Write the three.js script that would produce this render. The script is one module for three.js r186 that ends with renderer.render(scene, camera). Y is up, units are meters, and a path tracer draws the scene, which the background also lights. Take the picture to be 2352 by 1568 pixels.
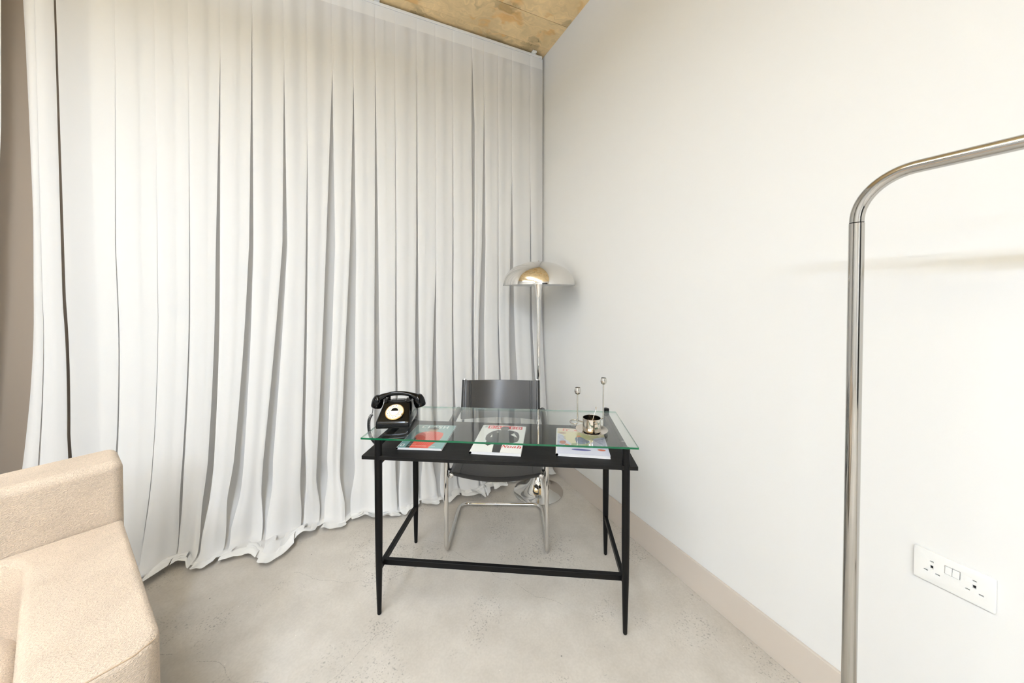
import * as THREE from 'three';
import { RoundedBoxGeometry } from 'three/addons/geometries/RoundedBoxGeometry.js';
import { mergeGeometries, mergeVertices, toCreasedNormals } from 'three/addons/utils/BufferGeometryUtils.js';
import { RectAreaLightUniformsLib } from 'three/addons/lights/RectAreaLightUniformsLib.js';

// ---------------------------------------------------------------- camera, sky, exposure
const scene = new THREE.Scene();
const renderer = new THREE.WebGLRenderer({ antialias: true });
renderer.toneMapping = THREE.LinearToneMapping;
renderer.toneMappingExposure = 1.0;
renderer.shadowMap.enabled = true;
RectAreaLightUniformsLib.init();
const D2R = Math.PI / 180;
const camera = new THREE.PerspectiveCamera(2 * Math.atan(784 / 800) / D2R, 2352 / 1568, 0.05, 60);
camera.position.set(0, 1.384, 0);
camera.rotation.x = -1.0 * D2R;
camera.setViewOffset(2352, 1568, 0, 88, 2352, 1568);   // shift lens: horizon above the middle of the frame
scene.background = new THREE.Color().setRGB(0.12, 0.115, 0.11);   // dull evening outside the window

// ---------------------------------------------------------------- places
// Plan coordinates: X to the right of the camera, F forward from it. Room coordinates: a along the curtain from the corner, b out of the curtain into the room.
const P = (X, y, F) => new THREE.Vector3(X, y, -F);
const CORNER = [0.2548, 2.9062], dA = [0.9077, 0.4197];
const room = (a, y, b) => P(CORNER[0] - a * dA[0] + b * dA[1], y, CORNER[1] - a * dA[1] - b * dA[0]);
const TURN_CURTAIN = Math.atan2(dA[1], dA[0]);           // faces the room, local x towards the corner
const TURN_RIGHT = TURN_CURTAIN - Math.PI / 2;           // objects on the right wall, local z into the room
const CEIL = 3.374;

const tubeSpots = [[2.75, 2.95, 5.2, 2.3, 2.1, 'slim white linear lamp hung from the ceiling behind the camera'], [2.55, 2.95, 2.5, 2.3, 1.0, 'slim white linear lamp hung over the sofa and camera'], [5.1, 2.95, 2.4, 2.3, 0.4, 'added slim white linear fill lamp near the left wall and curtain'], [5.1, 2.95, 5.0, 2.3, 0.6, 'added slim white linear fill lamp near the left wall at the back']];  // a, height, b of the middle, length, strength; tubes run along the right wall; the last two are added as even fill
const LIGHT_COLOR = new THREE.Color().setRGB(0.79, 0.96, 1.24);
const LIGHT_POWER = 77, LIGHT_UP = 104;

// ---------------------------------------------------------------- helpers
let seed = 7;
const rnd = () => { seed = (seed * 1664525 + 1013904223) >>> 0; return seed / 4294967296; };
const mix = (a, b, t) => a + (b - a) * t;
const clamp = (x, a = 0, b = 1) => Math.min(b, Math.max(a, x));
const smooth = (a, b, x) => { const t = clamp((x - a) / (b - a)); return t * t * (3 - 2 * t); };
function hash2(x, y, s = 0) { let h = (x * 374761393 + y * 668265263 + s * 974634557) | 0; h = Math.imul(h ^ (h >>> 13), 1274126177); return ((h ^ (h >>> 16)) >>> 0) / 4294967296; }
function vnoise(x, y, s = 0, px = 0, py = 0) {   // value noise, wrapping at px, py cells if given
  let xi = Math.floor(x), yi = Math.floor(y); const fx = x - xi, fy = y - yi;
  const u = fx * fx * (3 - 2 * fx), v = fy * fy * (3 - 2 * fy);
  const w = (i, p) => p ? ((i % p) + p) % p : i;
  const x0 = w(xi, px), x1 = w(xi + 1, px), y0 = w(yi, py), y1 = w(yi + 1, py);
  return mix(mix(hash2(x0, y0, s), hash2(x1, y0, s), u), mix(hash2(x0, y1, s), hash2(x1, y1, s), u), v);
}
function fbm(x, y, s, px, py, oct = 4) { let r = 0, a = 0.5, t = 0; for (let o = 0; o < oct; o++) { r += a * vnoise(x, y, s + o, px, py); t += a; a *= 0.55; x *= 2; y *= 2; px *= 2; py *= 2; } return r / t; }
const nameCount = {};
const numbered = (n) => { const k = nameCount[n] = (nameCount[n] ?? -1) + 1; return k ? `${n}_${String(k).padStart(3, '0')}` : n; };
function shadows(o) { o.castShadow = true; o.receiveShadow = true; return o; }
function part(name, geo, mat, parent) { const m = shadows(new THREE.Mesh(geo, mat)); m.name = name; parent.add(m); return m; }
function thing(name, label, category, pos, turn = 0, group) {
  const o = new THREE.Group(); o.name = numbered(name); o.position.copy(pos); o.rotation.y = turn; o.userData = { label, category };
  if (group) o.userData.group = group;
  scene.add(o); return o;
}
function structure(name, geo, mat, label, pos, turn = 0) {
  const m = geo ? shadows(new THREE.Mesh(geo, mat)) : new THREE.Group(); m.name = name; m.userData = { kind: 'structure', label };
  if (pos) m.position.copy(pos); m.rotation.y = turn; scene.add(m); return m;
}
function boxUV(g) {   // uv in metres from the dominant face direction
  if (g.index) g = g.toNonIndexed();
  const p = g.attributes.position, n = g.attributes.normal, uv = new Float32Array(p.count * 2);
  for (let i = 0; i < p.count; i += 3) {
    const ax = Math.abs(n.getX(i) + n.getX(i + 1) + n.getX(i + 2)), ay = Math.abs(n.getY(i) + n.getY(i + 1) + n.getY(i + 2)), az = Math.abs(n.getZ(i) + n.getZ(i + 1) + n.getZ(i + 2));
    for (let k = i; k < i + 3; k++) {
      const x = p.getX(k), y = p.getY(k), z = p.getZ(k);
      const [u, v] = ay >= ax && ay >= az ? [x, z] : ax >= az ? [z, y] : [x, y];
      uv[2 * k] = u; uv[2 * k + 1] = v;
    }
  }
  g.setAttribute('uv', new THREE.BufferAttribute(uv, 2)); return g;
}
const box = (w, h, d, r = 0.002, x = 0, y = 0, z = 0) => boxUV((r ? new RoundedBoxGeometry(w, h, d, 2, Math.min(r, w / 2.01, h / 2.01, d / 2.01)) : new THREE.BoxGeometry(w, h, d)).translate(x, y, z));
const softBox = (w, h, d, r, x = 0, y = 0, z = 0, seg = 5) => boxUV(new RoundedBoxGeometry(w, h, d, seg, r).translate(x, y, z));
const cyl = (r0, r1, h, x = 0, y = 0, z = 0, n = 32) => new THREE.CylinderGeometry(r0, r1, h, n).translate(x, y, z);
const lathe = (pts, n = 64) => new THREE.LatheGeometry(pts.map(([x, y]) => new THREE.Vector2(x, y)), n);
function filletPath(pts, r, per = 8) {   // polyline with rounded corners
  const v = pts.map((p) => p.isVector3 ? p : new THREE.Vector3(...p)), out = [v[0]];
  for (let i = 1; i < v.length - 1; i++) {
    const a = v[i - 1].clone().sub(v[i]), b = v[i + 1].clone().sub(v[i]), la = a.length(), lb = b.length();
    a.normalize(); b.normalize();
    const ang = Math.acos(clamp(a.dot(b), -1, 1)), rr = Array.isArray(r) ? r[i] : r;
    const t = Math.min(rr / Math.tan(ang / 2), la * (i === 1 ? 0.98 : 0.49), lb * (i === v.length - 2 ? 0.98 : 0.49)), R = t * Math.tan(ang / 2);
    const c = v[i].clone().add(a.clone().add(b).normalize().multiplyScalar(R / Math.sin(ang / 2)));
    const p0 = v[i].clone().addScaledVector(a, t), p1 = v[i].clone().addScaledVector(b, t);
    const e0 = p0.clone().sub(c).normalize(), e1 = p1.clone().sub(c).normalize(), sweepAng = Math.PI - ang;
    for (let k = 0; k <= per; k++) {
      const th = sweepAng * k / per, s = Math.sin(sweepAng);
      out.push(c.clone().addScaledVector(e0, R * Math.sin(sweepAng - th) / s).addScaledVector(e1, R * Math.sin(th) / s));
    }
  }
  out.push(v[v.length - 1]); return out;
}
function sweep(points, radius, radial = 16, caps = true, squash = 1) {   // round bar along points, parallel-transported
  const pts = points.map((p) => p.isVector3 ? p : new THREE.Vector3(...p)), n = pts.length, pos = [], nor = [], uv = [], idx = [];
  const tan = pts.map((p, i) => pts[Math.min(i + 1, n - 1)].clone().sub(pts[Math.max(i - 1, 0)]).normalize());
  let u = new THREE.Vector3(0, 1, 0); if (Math.abs(tan[0].y) > 0.9) u.set(1, 0, 0);
  let len = 0;
  for (let i = 0; i < n; i++) {
    u.addScaledVector(tan[i], -u.dot(tan[i])).normalize();
    const w = tan[i].clone().cross(u), r = typeof radius === 'function' ? radius(i / (n - 1)) : radius;
    if (i) len += pts[i].distanceTo(pts[i - 1]);
    for (let k = 0; k <= radial; k++) {
      const a = k / radial * 2 * Math.PI, d = u.clone().multiplyScalar(Math.cos(a) * squash).addScaledVector(w, Math.sin(a));
      pos.push(pts[i].x + d.x * r, pts[i].y + d.y * r, pts[i].z + d.z * r); nor.push(d.x, d.y, d.z); uv.push(k / radial, len);
    }
  }
  for (let i = 0; i < n - 1; i++) for (let k = 0; k < radial; k++) { const a = i * (radial + 1) + k, b = a + radial + 1; idx.push(a, a + 1, b, a + 1, b + 1, b); }
  if (caps) for (const e of [0, n - 1]) {
    const c = pos.length / 3, t = tan[e].clone().multiplyScalar(e ? 1 : -1);
    pos.push(pts[e].x, pts[e].y, pts[e].z); nor.push(t.x, t.y, t.z); uv.push(0, 0);
    for (let k = 0; k <= radial; k++) { const q = 3 * (e * (radial + 1) + k); pos.push(pos[q], pos[q + 1], pos[q + 2]); nor.push(t.x, t.y, t.z); uv.push(0, 0); }
    for (let k = 0; k < radial; k++) idx.push(c, c + 1 + k + (e ? 1 : 0), c + 1 + k + (e ? 0 : 1));
  }
  const g = new THREE.BufferGeometry();
  g.setAttribute('position', new THREE.Float32BufferAttribute(pos, 3)); g.setAttribute('normal', new THREE.Float32BufferAttribute(nor, 3)); g.setAttribute('uv', new THREE.Float32BufferAttribute(uv, 2)); g.setIndex(idx);
  return g;
}
const spline = (pts, n = 60) => new THREE.CatmullRomCurve3(pts.map((p) => p.isVector3 ? p : new THREE.Vector3(...p)), false, 'centripetal').getPoints(n);
function gridGeo(rows, cols, at) {   // at(i, j) -> [x, y, z]; smooth normals
  const pos = [], uv = [], idx = [];
  for (let i = 0; i < rows; i++) for (let j = 0; j < cols; j++) { pos.push(...at(i, j)); uv.push(j / (cols - 1), i / (rows - 1)); }
  for (let i = 0; i < rows - 1; i++) for (let j = 0; j < cols - 1; j++) { const a = i * cols + j, b = a + cols; idx.push(a, b, a + 1, a + 1, b, b + 1); }
  const g = new THREE.BufferGeometry();
  g.setAttribute('position', new THREE.Float32BufferAttribute(pos, 3)); g.setAttribute('uv', new THREE.Float32BufferAttribute(uv, 2)); g.setIndex(idx); g.computeVertexNormals();
  return g;
}
function texture(w, h, fill, srgb = true, metres = 1) {   // fill(x, y) -> [r, g, b] 0..255
  const d = new Uint8Array(w * h * 4);
  for (let y = 0; y < h; y++) for (let x = 0; x < w; x++) { const c = fill(x, y), i = 4 * (y * w + x); d[i] = clamp(c[0], 0, 255); d[i + 1] = clamp(c[1], 0, 255); d[i + 2] = clamp(c[2], 0, 255); d[i + 3] = 255; }
  const t = new THREE.DataTexture(d, w, h, THREE.RGBAFormat);
  t.magFilter = THREE.LinearFilter; t.minFilter = THREE.LinearMipmapLinearFilter; t.generateMipmaps = true; t.wrapS = t.wrapT = THREE.RepeatWrapping;
  if (srgb) t.colorSpace = THREE.SRGBColorSpace; t.repeat.set(1 / metres, 1 / metres); t.needsUpdate = true; return t;
}
function print(w, h, draw) { const c = document.createElement('canvas'); c.width = w; c.height = h; draw(c.getContext('2d'), w, h); const t = new THREE.CanvasTexture(c); t.colorSpace = THREE.SRGBColorSpace; return t; }

// ---------------------------------------------------------------- materials
const std = (o) => new THREE.MeshStandardMaterial(o), phys = (o) => new THREE.MeshPhysicalMaterial(o);
function floorMaps() {
  const N = 2048, M = 4.0, h = new Float32Array(N * N), tone = new Float32Array(N * N * 2);
  for (let y = 0; y < N; y++) for (let x = 0; x < N; x++) {
    const u = x / N, v = y / N, i = y * N + x;
    const big = fbm(u * 6, v * 6, 1, 6, 6, 4), mid = fbm(u * 40 + big, v * 40, 11, 40, 40, 3), fine = vnoise(u * 700, v * 700, 21, 700, 700);
    tone[2 * i] = 0.55 * (big - 0.5) + 0.3 * (mid - 0.5) + 0.12 * (fine - 0.5);
    const cluster = smooth(0.52, 0.70, fbm(u * 18, v * 18, 31, 18, 18, 3)), pit = vnoise(u * 900, v * 900, 41, 900, 900);
    tone[2 * i + 1] = 0.42 * cluster * smooth(0.72, 0.93, pit);
    h[i] = 0.4 * mid + 0.25 * fine - 0.5 * tone[2 * i + 1];
  }
  seed = 11;
  const dot = (x, y, r, k) => { for (let dy = -r; dy <= r; dy++) for (let dx = -r; dx <= r; dx++) if (dx * dx + dy * dy <= r * r) { const i = ((y + dy + N) % N) * N + ((x + dx + N) % N); tone[2 * i + 1] = Math.max(tone[2 * i + 1], k); h[i] -= 0.4 * k; } };
  for (let k = 0; k < 26; k++) {   // hairline cracks wandering through the screed
    let x = rnd() * N, y = rnd() * N, a = 0.45 + (rnd() - 0.5) * 0.7; const L = 150 + rnd() * 450;
    for (let s = 0; s < L; s++) { a += (rnd() - 0.5) * 0.25; a += (0.45 - a) * 0.01; x += Math.cos(a); y += Math.sin(a); if (rnd() < 0.6) dot(Math.floor(x + N) % N, Math.floor(y + N) % N, 0, 0.25 + 0.35 * rnd()); }
  }
  for (let k = 0; k < 200; k++) dot(Math.floor(rnd() * N), Math.floor(rnd() * N), rnd() < 0.15 ? 1 : 0, 0.5 + 0.5 * rnd());
  const white = new Float32Array(N * N);
  for (let k = 0; k < 120; k++) { const X = Math.floor(rnd() * N), Y = Math.floor(rnd() * N); white[Y * N + X] = 1; white[Y * N + (X + 1) % N] = 0.7; }
  const color = texture(N, N, (x, y) => { const i = y * N + x, t = tone[2 * i], p = tone[2 * i + 1] * 0.5, w = white[i]; return [mix((192 + 64 * t) * (1 - p), 245, w), mix((186 + 65 * t) * (1 - p), 242, w), mix((177 + 66 * t) * (1 - p), 235, w)]; }, true, M);
  const bump = texture(N, N, (x, y) => { const g = 150 + 90 * (h[y * N + x] - 0.3); return [g, g, g]; }, false, M);
  return [color, bump];
}
const [floorColor, floorBump] = floorMaps();
const M = {
  floor: std({ map: floorColor, bumpMap: floorBump, bumpScale: 0.0012, roughness: 0.62 }),
  wall: std({ color: 0xdfdedb, roughness: 0.85, bumpMap: texture(256, 256, (x, y) => { const g = 128 + 60 * (fbm(x / 256 * 64, y / 256 * 64, 5, 64, 64, 3) - 0.5); return [g, g, g]; }, false, 0.5), bumpScale: 0.0006 }),
  baseboard: std({ color: 0xc9bfb4, roughness: 0.6 }),
  pier: std({ color: 0x94877a, roughness: 0.8 }),
  addedDarkDoor: std({ color: 0x1b1815, roughness: 0.45 }),
  frame: std({ color: 0xe9e7e2, roughness: 0.5 }),
  pane: phys({ color: 0xffffff, transmission: 1, thickness: 0, roughness: 0, ior: 1.5 }),
  ceiling: [0, 1, 2].map((k) => std({ roughness: 0.75, bumpMap: null, map: texture(1024, 256, (x, y) => {
    const wx = 0.05 * (fbm(x / 1024 * 24, y / 256 * 9, 40 + k, 24, 9, 3) - 0.5), wy = 0.25 * (fbm(x / 1024 * 24, y / 256 * 9, 45 + k, 24, 9, 3) - 0.5), u = x / 1024 + wx, v = y / 256 + wy, n = fbm(u * 10, v * 3, 50 + k * 9, 10, 3, 5), g = fbm(u * 14, v * 60, 60 + k * 9, 14, 60, 3), st = smooth(0.60, 0.74, fbm(u * 7, v * 5, 70 + k * 9, 7, 5, 5)), or = smooth(0.6, 0.75, fbm(u * 12, v * 5, 80 + k * 9, 12, 5, 3)), pale = smooth(0.62, 0.75, fbm(u * 9, v * 4, 90 + k * 9, 9, 4, 4)), sp = smooth(0.86, 0.95, vnoise(u * 300, v * 75, 99 + k, 300, 75)) * st;
    const b = 1.05 + 0.26 * (n - 0.5) + 0.14 * (g - 0.5);
    let r = 226 * b, gg = 199 * b, bb = 152 * b;
    r = mix(r, 226, 0.35 * or); gg = mix(gg, 156, 0.35 * or); bb = mix(bb, 84, 0.4 * or);
    r = mix(r, 222, 0.4 * pale); gg = mix(gg, 198, 0.4 * pale); bb = mix(bb, 150, 0.4 * pale);
    r = mix(r, 140, 0.35 * st + 0.5 * sp); gg = mix(gg, 122, 0.35 * st + 0.5 * sp); bb = mix(bb, 88, 0.35 * st + 0.5 * sp);
    return [r, gg, bb]; }, true, 1) })),
  voile: phys({ color: 0xfdfcfa, roughness: 0.76, transmission: 0.42, thickness: 0, ior: 1.1, specularIntensity: 0.15, side: THREE.DoubleSide }),
  voileDense: phys({ color: 0xfbfaf7, roughness: 0.95, transmission: 0.25, thickness: 0, ior: 1.1, specularIntensity: 0.1, side: THREE.DoubleSide }),
  whitePlastic: std({ color: 0xe6e5e1, roughness: 0.3 }),
  chrome: std({ color: 0xdedcd8, metalness: 1, roughness: 0.045 }),
  rackChrome: std({ color: 0xb8b5b0, metalness: 1, roughness: 0.08 }),
  brushed: std({ color: 0xcfccc6, metalness: 1, roughness: 0.16 }),
  steel: std({ color: 0xd9d2c8, metalness: 1, roughness: 0.07 }),
  blackMetal: phys({ color: 0x0b0a0a, roughness: 0.45, specularIntensity: 0.4 }),
  blackWood: phys({ roughness: 0.5, specularIntensity: 0.4, map: texture(512, 256, (x, y) => { const g = 22 + 20 * (fbm(x / 512 * 6, y / 256 * 80, 3, 6, 80, 3) - 0.5) + 6 * (vnoise(x / 2, y / 2, 4, 256, 128) - 0.5); return [g * 1.04, g, g * 0.96]; }, true, 0.5) }),
  leather: phys({ color: 0x0b0a0b, roughness: 0.36, clearcoat: 0.45, clearcoatRoughness: 0.24, side: THREE.DoubleSide, bumpMap: texture(256, 256, (x, y) => { const g = 128 + 90 * (fbm(x / 256 * 24, y / 256 * 24, 8, 24, 24, 3) - 0.5); return [g, g, g]; }, false, 1 / 3), bumpScale: 0.0006 }),
  bakelite: phys({ color: 0x040404, roughness: 0.08, specularIntensity: 0.6 }),
  rubber: std({ color: 0x0b0b0b, roughness: 0.6 }),
  glass: phys({ color: 0xfbfdfc, transmission: 1, thickness: 0, roughness: 0, ior: 1.52 }),
  glassEdge: phys({ color: 0x0a6b45, transmission: 0.3, thickness: 0, roughness: 0.1, ior: 1.52 }),
  glassRim: phys({ color: 0xbfd8cc, transmission: 0.8, thickness: 0, roughness: 0.05, ior: 1.52 }),
  paper: std({ color: 0xf1efec, roughness: 0.7 }),
  paperEdge: std({ roughness: 0.8, map: texture(64, 64, (x, y) => { const g = 226 + 26 * (hash2(0, y >> 1, 6) - 0.5) + 8 * (hash2(x, y, 2) - 0.5); return [g, g - 1, g]; }, true, 0.012) }),
  boucle: phys({ roughness: 0.95, sheen: 0.4, sheenColor: new THREE.Color(0xfff0dd), sheenRoughness: 0.6,
    map: texture(512, 512, (x, y) => { const t = fbm(x / 512 * 4, y / 512 * 4, 14, 4, 4, 4) - 0.5, f = vnoise(x / 3.2, y / 1.6, 15, 160, 320) - 0.5, b = 1 + 0.12 * t + 0.16 * f; return [199 * b, 182 * b, 163 * b]; }, true, 0.35),
    bumpMap: texture(512, 512, (x, y) => { const g = 128 + 120 * (vnoise(x / 3.2, y / 1.6, 15, 160, 320) * 0.7 + vnoise(x / 1.6, y / 1.6, 18, 320, 320) * 0.3 - 0.5); return [g, g, g]; }, false, 0.35), bumpScale: 0.004 }),
  seam: std({ color: 0xb39d83, roughness: 0.9 }),
  hole: std({ color: 0x141210, roughness: 0.8 }),
  lampGlow: std({ color: 0xffffff, emissive: LIGHT_COLOR, emissiveIntensity: 6, roughness: 0.6 }),
  goldInk: std({ color: 0xb9924e, metalness: 0.6, roughness: 0.35 }),
};

// ---------------------------------------------------------------- room
const A1 = 6.2, B1 = 7.0;   // the room reaches 6.2 m along the curtain and 7 m out of it
const wallT = 0.15, WIN_B = -0.22, WALL_R = 0.016;   // the right wall stands 16 mm beyond the curtain's end
structure('floor', box(A1 + 0.6, 0.1, B1 + 0.8, 0, -A1 / 2 + 0.05, -0.05, B1 / 2 - 0.15), M.floor, 'pale grey-beige concrete screed floor with fine pits and hairline cracks', room(0, 0, 0), TURN_CURTAIN);
structure('wall_right', box(wallT, CEIL, B1 + 0.6, 0, wallT / 2 + WALL_R, CEIL / 2, B1 / 2 - 0.15), M.wall, 'plain off-white painted wall right of the corner', room(0, 0, 0), TURN_CURTAIN);
structure('wall_left', box(wallT, CEIL, B1 + 0.6, 0, -A1 - wallT / 2, CEIL / 2, B1 / 2 - 0.15), M.wall, 'plain off-white wall at the far left, out of the picture', room(0, 0, 0), TURN_CURTAIN);
structure('wall_back', box(A1 + 0.3, CEIL, wallT, 0, -A1 / 2, CEIL / 2, B1 + wallT / 2), M.wall, 'plain off-white wall behind the camera', room(0, 0, 0), TURN_CURTAIN);
{ // skirting along the right wall, broken off at the curtain
  structure('baseboard_right', box(0.012, 0.142, B1 - 0.02, 0.002, WALL_R - 0.006, 0.071, B1 / 2), M.baseboard, 'plain taupe skirting board along the right wall', room(0, 0, 0), TURN_CURTAIN);
}
{ // board-marked ceiling: boards parallel to the curtain
  const c = structure('ceiling', box(A1 + 0.6, 0.12, B1 + 0.8, 0, -A1 / 2 + 0.05, CEIL + 0.072, B1 / 2 - 0.15), M.ceiling[1], 'raw ochre concrete ceiling with board marks and stains', room(0, 0, 0), TURN_CURTAIN);
  let b = -0.3; seed = 5;
  for (let k = 0; b < B1 - 0.01; k++) {
    const w = k === 0 ? 0.375 : k === 1 ? 0.26 : 0.3, e = Math.min(b + w, B1), lift = k === 0 ? 0.006 : rnd() * 0.004;
    const g = box(A1 + 0.03, 0.018, e - b - 0.0035, 0.0015, -A1 / 2 + 0.004, CEIL + 0.009 + lift - 0.004, (b + e) / 2), uv = g.attributes.uv, ou = rnd() * 3;
    for (let i = 0; i < uv.count; i++) uv.setXY(i, (uv.getX(i) + ou * 1) * 0.5, (uv.getY(i) - b) * 1.3 + k * 0.37);
    part('ceiling_board', g, M.ceiling[k % 3], c); b = e;
  }
}
{ // window wall behind the curtain: kerb, lintel, frames with panes
  const headY = 2.958, kerb = 0.078;
  const w = structure('wall_window', box(A1 + 0.3, kerb, 0.16, 0.003, -A1 / 2, kerb / 2, WIN_B - 0.08), M.wall, 'white kerb and lintel around the tall window behind the curtain', room(0, 0, 0), TURN_CURTAIN);
  part('lintel', box(A1 + 0.3, CEIL - headY, 0.16, 0, -A1 / 2, (CEIL + headY) / 2, WIN_B - 0.08), M.wall, w);
  const n = 5, ww = A1 / n;
  for (let k = 0; k < n; k++) {
    const f = structure(`window_${k + 1}`, null, null, 'tall fixed window with slim pale frame behind the sheer curtain', room(ww * (k + 0.5), 0, WIN_B - 0.09), TURN_CURTAIN);
    const H = headY - kerb, y = (headY + kerb) / 2, t = 0.045;
    part('window_frame', mergeGeometries([box(ww, t, 0.06, 0.003, 0, kerb + t / 2, 0), box(ww, t, 0.06, 0.003, 0, headY - t / 2, 0), box(t, H - 2 * t, 0.06, 0.003, -ww / 2 + t / 2, y, 0), box(t, H - 2 * t, 0.06, 0.003, ww / 2 - t / 2, y, 0)]), M.frame, f);
    part('window_pane', new THREE.PlaneGeometry(ww - 2 * t, H - 2 * t).translate(0, y, 0), M.pane, f);
  }
}

structure('wall_pier', box(0.9, CEIL, 0.12, 0.004, -3.25, CEIL / 2, -0.15), M.pier, 'dark taupe pier between the windows, glimpsed between the curtains at the left', room(0, 0, 0), TURN_CURTAIN);
{ // unseen dark double door, added behind the camera to darken the chrome reflections
  const d = structure('added_door_1', null, null, 'added dark double door behind the camera, there for dark reflections in the chrome', room(1.5, 0, B1 - 0.03), TURN_CURTAIN);
  for (const x of [-0.5, 0.5]) { const l = part('door_leaf', box(0.98, 2.5, 0.05, 0.004, x, 1.25, 0), M.addedDarkDoor, d); part('door_handle', sweep(filletPath([[x * 0.16, 0.95, -0.03], [x * 0.16, 0.95, -0.075], [x * 0.16, 1.25, -0.075], [x * 0.16, 1.25, -0.03]], 0.012, 5), 0.009, 12), M.brushed, l); }
}

// ---------------------------------------------------------------- lamps of the room, with two unseen fill lamps added far left
tubeSpots.forEach(([a, y, b, len, strength, label]) => {
  const t = thing('ceiling_light', label, 'lamp', room(a, 0, b), TURN_CURTAIN, 'linear ceiling lamps');
  part('housing', box(0.07, 0.05, len, 0.004, 0, y + 0.03, 0), M.whitePlastic, t);
  part('diffuser', box(0.062, 0.012, len - 0.02, 0.003, 0, y, 0), M.lampGlow, t);
  for (const s of [-1, 1]) part('hanger_wire', cyl(0.0015, 0.0015, CEIL - y - 0.05, 0, (CEIL + y + 0.05) / 2, s * len * 0.4, 8), M.chrome, t);
  part('upper_diffuser', box(0.062, 0.006, len - 0.02, 0.002, 0, y + 0.057, 0), M.lampGlow, t);
  for (const [dy, power, tilt] of [[-0.012, LIGHT_POWER, -1], [0.066, LIGHT_UP, 1]]) {   // one face shines down, one up to the ceiling
    const l = new THREE.RectAreaLight(LIGHT_COLOR, power * strength, 0.09, len); l.name = 'tube_light';
    l.position.copy(room(a, y + dy, b)); l.rotation.set(tilt * Math.PI / 2, 0, -tilt * TURN_CURTAIN, 'XYZ'); scene.add(l);
  }
});

// ---------------------------------------------------------------- sheer curtains
const lerpTable = (tab, y, k) => { if (y >= tab[0][0]) return tab[0][k]; for (let i = 1; i < tab.length; i++) if (y >= tab[i][0]) return mix(tab[i][k], tab[i - 1][k], (y - tab[i][0]) / (tab[i - 1][0] - tab[i][0])); return tab[tab.length - 1][k]; };
// openings between inverted pleats: [height, left edge a, right edge a] from the tip down
const openings = [
  [[2.93, 2.552, 2.552], [1.66, 2.57, 2.566], [0.67, 2.555, 2.548], [0.1, 2.56, 2.54]],
  [[2.51, 2.40, 2.40], [1.67, 2.405, 2.403], [0.65, 2.41, 2.406], [0.1, 2.42, 2.415]],
  [[2.74, 2.26, 2.26], [1.68, 2.27, 2.266], [0.48, 2.29, 2.28], [0.1, 2.3, 2.285]],
  [[2.83, 2.118, 2.118], [1.69, 2.152, 2.133], [0.47, 2.18, 2.152], [0.1, 2.2, 2.165]],
  [[3.08, 1.967, 1.967], [1.7, 1.996, 1.975], [0.45, 2.063, 2.017], [0.1, 2.1, 2.03]],
  [[2.79, 1.811, 1.811], [1.71, 1.829, 1.804], [0.42, 1.925, 1.878], [0.1, 1.93, 1.87]],
  [[2.42, 1.690, 1.690], [1.72, 1.705, 1.695], [0.54, 1.731, 1.715], [0.1, 1.74, 1.70]],
  [[2.83, 1.549, 1.549], [1.72, 1.593, 1.541], [0.37, 1.649, 1.594], [0.1, 1.66, 1.58]],
  [[2.82, 1.425, 1.425], [1.73, 1.454, 1.417], [0.35, 1.521, 1.439], [0.1, 1.53, 1.43]],
  [[2.94, 1.291, 1.291], [1.74, 1.302, 1.280], [0.61, 1.315, 1.277], [0.1, 1.33, 1.27]],
  [[3.0, 1.165, 1.165], [1.75, 1.168, 1.163], [0.57, 1.18, 1.165], [0.1, 1.19, 1.15]],
  [[3.13, 1.019, 1.019], [1.76, 1.028, 1.016], [0.57, 1.047, 1.015], [0.1, 1.05, 1.0]],
  [[1.64, 0.887, 0.887], [0.56, 0.936, 0.896], [0.1, 0.95, 0.88]],
  [[2.9, 0.760, 0.760], [1.78, 0.765, 0.758], [0.68, 0.778, 0.764], [0.1, 0.79, 0.75]],
  [[3.2, 0.612, 0.612], [2.64, 0.617, 0.590], [1.79, 0.612, 0.595], [0.67, 0.627, 0.607], [0.1, 0.64, 0.60]],
  [[2.92, 0.515, 0.515], [1.79, 0.535, 0.506], [0.73, 0.58, 0.528], [0.1, 0.59, 0.51]],
  [[3.0, 0.4, 0.4], [1.7, 0.402, 0.398], [0.7, 0.41, 0.395], [0.1, 0.42, 0.38]],
  [[2.36, 0.281, 0.281], [0.71, 0.317, 0.253], [0.1, 0.33, 0.24]],
  [[2.38, 0.116, 0.116], [0.69, 0.12, 0.092], [0.1, 0.13, 0.08]],
];
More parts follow.
